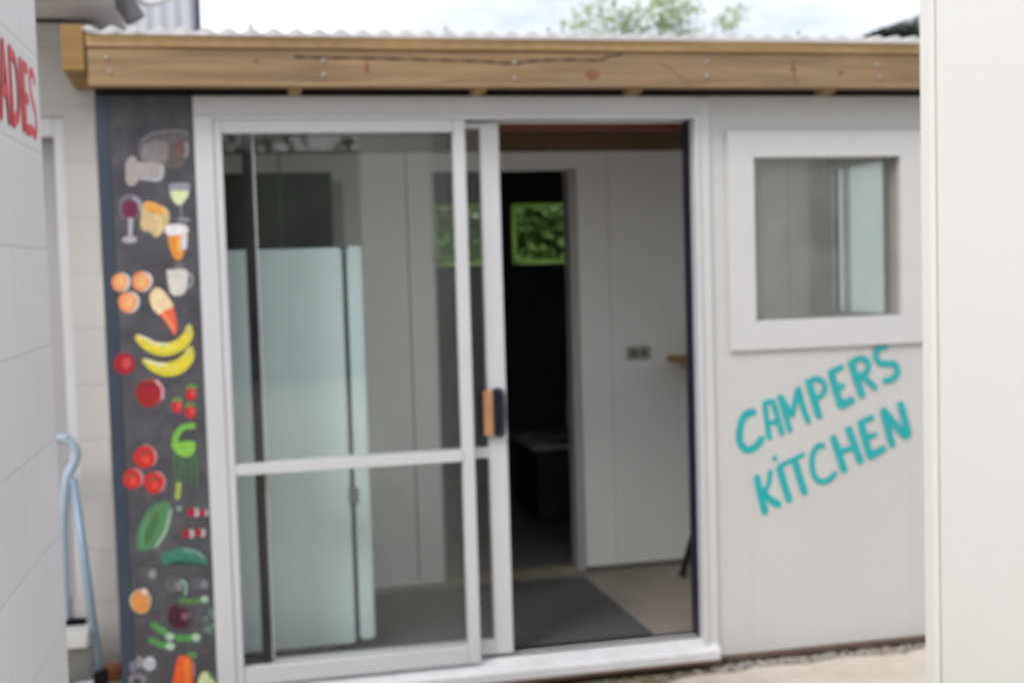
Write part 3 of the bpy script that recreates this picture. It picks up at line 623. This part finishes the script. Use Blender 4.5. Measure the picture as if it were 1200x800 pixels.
# ================================================================ LEFT: far block building beside the kitchen
BY = .25
FBd = empty('block_building', (-1.4, .8, 0), 'white block building behind the step ladder, with recessed grey door and eaves above', 'building')
dx0, dx1 = S(52,150,BY).x, S(80,140,BY).x; dz = S(60,137,BY).z
slope_fix = S(72,500,BY).x
dr = S(92,500,BY).x                                         # right edge of the door opening
boxes('wall', [(dr, -.388, BY, BY+.9, 0, 2.42), (dr-.86, dr, BY, BY+.15, dz, 2.42), (-3.4, dr-.86, BY, BY+.9, 0, 2.42)], BL_R, FBd, 0)
box('door_frame', (dr-.038, dr-.0005, BY+.012, BY+.14, .02, dz-.0005), FRAME, FBd, .002)
box('door_head', (dr-.86, dr-.039, BY+.012, BY+.14, dz-.07, dz-.0005), FRAME, FBd, .002)
d = box('door', (dr-.85, dr-.040, BY+.09, BY+.13, .03, dz-.072), DOORG, FBd, .003)
# eaves
ez = S(90,20,BY).z
box('eaves_soffit', (-3.4, S(140,20,.1).x, -.02, BY+.5, ez-.005, ez+.06), SOFF, FBd, .004)
box('gutter', (-3.4, S(134,20,0).x, -.09, -.022, ez-.002, ez+.09), mat('grey gutter', (.5,.5,.51), .5, .05, 3), FBd, .006)
bm = bmesh.new(); a = S(132,-22,.0); b = S(159,24,.0); tube(bm, [a, b], .036, 12); link('downpipe', bm, DKSTEEL, FBd)
bm = bmesh.new(); tube(bm, smooth_path([S(158,-8,.06), S(172,4,.06), S(196,-2,.06), S(206,-16,.06)]), .014, 8); link('overflow_pipe', bm, FRAME, FBd)
# corrugated gable further back
CY = 2.6; cx0 = S(100,0,CY).x; cx1 = S(228,10,CY).x
CG = empty('corrugated_building', ((cx0+cx1)/2, CY+1, 0), 'grey corrugated steel building rising behind the kitchen roof', 'building')
bm = bmesh.new(); nn_ = int((cx1-cx0+2.2)/.012); pv = None
for i in range(nn_):
    x = cx1-2.2-(cx1-cx0)+.012*i + (cx1-(cx1-2.2-(cx1-cx0)+.012*(nn_-1))); y = CY + .006*math.sin(i*.012/.076*2*math.pi)
    v = (bm.verts.new((x, y, 0)), bm.verts.new((x, y, 4.6)), bm.verts.new((x, CY+3, 4.6)), bm.verts.new((x, CY+3, 0)))
    if pv:
        for q in range(3): bm.faces.new((pv[q], v[q], v[q+1], pv[q+1]))
    else: bm.faces.new(v[::-1])
    pv = v
bm.faces.new(pv)
link('wall', bm, CORR, CG)
box('corner_flashing', (cx1+.002, cx1+.03, CY-.02, CY+.10, 0, 4.62), mat('navy flashing', (.06,.06,.12), .5, .05, 4), CG, .002)

# step ladder
LY = .10
LD = empty('step_ladder', (-.72, LY, .02), 'folding step ladder of pale blue tube with curved top handle, against the block wall', 'ladder')
def LS(px, py, Y=LY): return S(px, py, Y)
lx = -.80
right = [LS(74,640), LS(74,605), LS(77,572), LS(80,556), LS(86,544), LS(89.5,531), LS(85,520), LS(76,514.5), LS(66,514)]
c = right[-1]; cxm = -.83
full = [LS(79,785)] + right + [Vector((2*cxm-p.x, p.y, p.z)) for p in right[::-1]] + [Vector((2*cxm-LS(79,785).x, LY, LS(79,785).z))]
full[0].z = .03; full[-1].z = .03
bm = bmesh.new(); tube(bm, smooth_path(full, 6), .0175, 12); link('handle_frame', bm, ALU, LD, smooth=True)
t0 = LS(86,560,LY-.03); t1 = LS(117,768,LY-.10); t1.z = .06
for sgn in (0, 1):
    f = (lambda p: Vector((2*cxm-p.x, p.y, p.z))) if sgn else (lambda p: p)
    bm = bmesh.new(); tube(bm, [f(t0), f(t1)], .0145, 10); link('leg', bm, ALU2, LD, smooth=True)
    q = f(t1); box('rubber_foot', (q.x-.024, q.x+.024, q.y-.024, q.y+.024, .021, .105), RUBBER, LD, .006)
def lerp(a, b, t): return a + (b-a)*t
def zrow(py): 
    z_ = LS(100, py, LY-.08).z; t = (t0.z-z_)/(t0.z-t1.z); return lerp(t0, t1, t)
for py, hgt in ((734,.050),(693+5,.0)):
    pass
r1 = zrow(746)
tr = box('tread', (2*cxm-r1.x+.014, r1.x-.014, r1.y-.10, r1.y+.10, r1.z-.012, r1.z+.028), TREAD, LD, .006)
r2 = zrow(728)
box('tread_grip', (2*cxm-r2.x+.03, r2.x-.03, r2.y+.06, r2.y+.075, r1.z+.030, r1.z+.052), RUBBER, LD, .003)
r3 = zrow(716)
box('tread_back', (2*cxm-r3.x+.02, r3.x-.02, r3.y+.08, r3.y+.10, r1.z+.030, r1.z+.12), TREAD, LD, .004)
rr = Vector(t1); 
bm = bmesh.new(); tube(bm, smooth_path([(2*cxm-rr.x+.02, rr.y, .10), (2*cxm-rr.x+.06, rr.y, .055), (rr.x-.06, rr.y, .055), (rr.x-.012, rr.y, .10)], 5), .014, 10); link('foot_bar', bm, ALU, LD, smooth=True)
box('tread', (2*cxm-rr.x+.03, rr.x-.03, rr.y+.06, rr.y+.10, .06, .17), mat('grey tread side', (.34,.34,.33), .6, .05, 6), LD, .004)
# terracotta brick at the wall foot
tp = S(129,779,.16)
TB = box('brick', (tp.x-.030, tp.x+.036, .12, .22, .021, .062), TERRA, None, .006)
tag(TB, 'orange red brick on the ground between the ladder foot and the mural', 'brick')

# ================================================================ RIGHT: cream building corner
CB = empty('cream_cabin', (2.0, -4.2, -.1), 'smooth cream clad building close up along the right edge', 'building')
ey = -2.606
box('wall', (1.252, 3.6, -6.4, ey-.004, -.13, 3.1), CREAM, CB, .003)
box('corner_trim', (1.246, 1.30, ey-.030, ey+.004, -.13, 3.1), CREAMT, CB, .003)
box('seam', (1.2495, 1.2535, ey-.044, ey-.040, -.12, 3.09), mat('grey cream seam', (.55,.53,.50), .6, .05, 5), CB, 0)  # thin line a little darker than the cladding

# ================================================================ TREES
def leaves(bm, c, r, n, size, flat=1.0, surf=.5):
    for _ in range(n):
        v = Vector((random.gauss(0,1), random.gauss(0,1), random.gauss(0,1))).normalized()*r*(random.random()**surf); v.z *= flat
        p = Vector(c)+v; s = size*random.uniform(.6,1.4)
        a = Vector((random.gauss(0,1), random.gauss(0,1), random.gauss(0,1))).normalized(); b = a.orthogonal().normalized()
        bm.faces.new([bm.verts.new(p-a*s), bm.verts.new(p-b*s*.45), bm.verts.new(p+a*s), bm.verts.new(p+b*s*.45)])
def tree(name, base, top, clumps, nleaf, size, lm, label, cat='tree', group=None, trunk=.15):
    o = empty(name, base, label, cat, group)
    bm = bmesh.new(); b = Vector(base)
    hub = b + Vector((0,0,(top-b.z)*.35))
    tube(bm, [b, b+Vector((.05,0,(hub.z-b.z)*.5)), hub], [trunk, trunk*.8, trunk*.6], 8)
    bl = bmesh.new()
    for (x, y, z, r) in clumps:
        p = Vector((x, y, z)); mid = hub.lerp(p, .5) + Vector((0,0,.1*(p-hub).length))
        tube(bm, [hub, mid, p], [trunk*.4, trunk*.2, trunk*.05], 5)
        leaves(bl, p, r, nleaf, size, 1.0)
    link('trunk', bm, BARK, o); link('crown', bl, lm, o, recalc=False)
    return o
# slender young tree over the roof: wispy upright sprays
sp = []
for px, py, r, m_ in ((668,30,.30,1),(690,22,.30,1),(700,4,.25,1),(728,26,.32,2),(735,12,.25,1),(757,30,.25,1),(775,20,.28,2),(772,2,.3,1),(800,24,.30,2),(812,10,.25,1),(845,28,.22,1),(862,20,.25,1),(790,-6,.3,1),(720,-10,.3,1)):
    for _ in range(m_):
        q = S(px+random.uniform(-6,6), py+random.uniform(-4,4), 15+random.uniform(-.5,.5)); sp.append((q.x, q.y, q.z, r))
        sp.append((q.x, q.y, q.z-.5, r*1.1))
tree('young_tree', (7.1,15,-.2), 5.0, sp, 40, .065, LEAFP, 'thin wispy pale green tree showing above the middle of the roof', trunk=.09)
q = S(1110,20,40)
pc = []
for px, py, rr_ in ((1016,43,.35),(1026,40,.4),(1037,38,.5),(1047,38,.6),(1058,36,.7),(1068,37,.9),(1082,34,1.0),(1100,36,1.4),(1125,34,1.5),(1140,50,1.6),(1075,60,1.4),(1040,70,1.2)):
    p = S(px, py+6, 40+random.uniform(-.6,.6)); pc.append((p.x, p.y, p.z, rr_*.8))
tree('pine_tree', (q.x,40,-.2), 10, pc, 1300, .07, LEAFD, 'dark pine crown just above the roof at the cream building', trunk=.35)
# garden bushes seen through the little back windows
for i, (x, y, lab) in enumerate(((2.5,6.9,'leafy green bush seen through the left back window'),(4.0,7.1,'leafy green bush seen through the right back window'))):
    tree('bush', (x,y,-.2), 3.0, [(x+random.uniform(-1.0,1.0), y+random.uniform(-.3,.6), random.uniform(.9,2.7), .5) for _ in range(30)], 420, .06, LEAFM, lab, 'bush', 'bushes behind the kitchen', .06)

# across the yard, mirrored faintly in the door glass
HB = empty('hedge', (0, -15, -.15), 'long tall dark hedge across the yard, mirrored faintly in the door glass', 'hedge')
bm = bmesh.new()
for _ in range(9000):
    p = Vector((random.uniform(-12, 12), -15+random.uniform(-.5,.9), random.uniform(-.1, 3.6+.5*math.sin(_*.37)))); sz = random.uniform(.07,.16)
    a = Vector((random.gauss(0,1), random.gauss(0,1), random.gauss(0,1))).normalized(); b = a.orthogonal().normalized()
    bm.faces.new([bm.verts.new(p-a*sz), bm.verts.new(p-b*sz*.6), bm.verts.new(p+a*sz), bm.verts.new(p+b*sz*.6)])
bx(bm, -12, 12, -15.3, -14.9, -.15, 3.3)
link('foliage', bm, LEAFH, HB, recalc=False)
bm = bmesh.new()
for i in range(12): tube(bm, [(-11.5+i*2.1, -15.2, -.2), (-11.4+i*2.1, -15.2, 1.6), (-11.5+i*2.1, -15.1, 3.0)], [.12,.08,.03], 6)
tag(link('stems', bm, BARK, HB), kind='stuff')
for i, (x, lab) in enumerate(((-9.5,'tall leafy tree left of the long hedge across the yard'),(7.5,'tall leafy tree right of the long hedge across the yard'))):
    tree('garden_tree', (x,-15,-.2), 5.5, [(x+random.gauss(0,1.3), -15+random.gauss(0,1.0), random.uniform(1.6,5.5), 1.0) for _ in range(22)], 260, .13, LEAFH, lab, 'tree', 'trees across the yard', .2)

# ================================================================ WORLD AND LIGHT
w = bpy.data.worlds.new('World'); SC.world = w; w.use_nodes = True; nt = w.node_tree; N = nt.nodes; L = nt.links
bg = N['Background']; bg.inputs['Strength'].default_value = .10
sky = N.new('ShaderNodeTexSky'); sky.sky_type = 'NISHITA'; sky.sun_disc = False
sun_dir = Vector((-.60, -.50, .74)).normalized()     # towards the sun
sky.sun_elevation = math.asin(sun_dir.z); sky.sun_rotation = math.atan2(sun_dir.x, sun_dir.y)
sky.air_density = 1; sky.dust_density = 2.5
tc = N.new('ShaderNodeTexCoord'); mp = N.new('ShaderNodeMapping'); mp.inputs['Scale'].default_value = (1, 1, 2.6); L.new(tc.outputs['Generated'], mp.inputs[0])
n = N.new('ShaderNodeTexNoise'); n.inputs['Scale'].default_value = 3.2; n.inputs['Detail'].default_value = 7; n.inputs['Roughness'].default_value = .55; L.new(mp.outputs[0], n.inputs['Vector'])
cr = N.new('ShaderNodeMapRange'); cr.inputs['From Min'].default_value = .40; cr.inputs['From Max'].default_value = .60; cr.inputs['To Min'].default_value = .4; cr.inputs['To Max'].default_value = 1.0
L.new(n.outputs['Fac'], cr.inputs['Value'])
mx = N.new('ShaderNodeMix'); mx.data_type = 'RGBA'; mx.inputs['B'].default_value = (11.7, 11.9, 12.3, 1)
L.new(cr.outputs[0], mx.inputs['Factor']); L.new(sky.outputs[0], mx.inputs['A']); L.new(mx.outputs['Result'], bg.inputs['Color'])
sl_ = bpy.data.lights.new('sun', 'SUN'); sl_.energy = 1.5; sl_.angle = R(20); sl_.color = (1.0, .968, .925)
so = bpy.data.objects.new('sun', sl_); so.rotation_euler = sun_dir.to_track_quat('Z', 'Y').to_euler(); COL.objects.link(so)

# ================================================================ CAMERA
cd = bpy.data.cameras.new('camera'); cam = bpy.data.objects.new('camera', cd); COL.objects.link(cam); SC.camera = cam
cd.sensor_width = 36; cd.lens = 45; cd.clip_start = .05; cd.clip_end = 1500
mw = Matrix((CR, CU, -CF)).transposed().to_4x4(); mw.translation = CAMP; cam.matrix_world = mw
cd.dof.use_dof = True; cd.dof.focus_distance = 1.15; cd.dof.aperture_fstop = 7.0
SC.view_settings.view_transform = 'Standard'; SC.view_settings.look = 'None'; SC.view_settings.exposure = .27
SC.cycles.transparent_max_bounces = 24; SC.cycles.max_bounces = 12; SC.cycles.diffuse_bounces = 6
SC.cycles.use_denoising = True
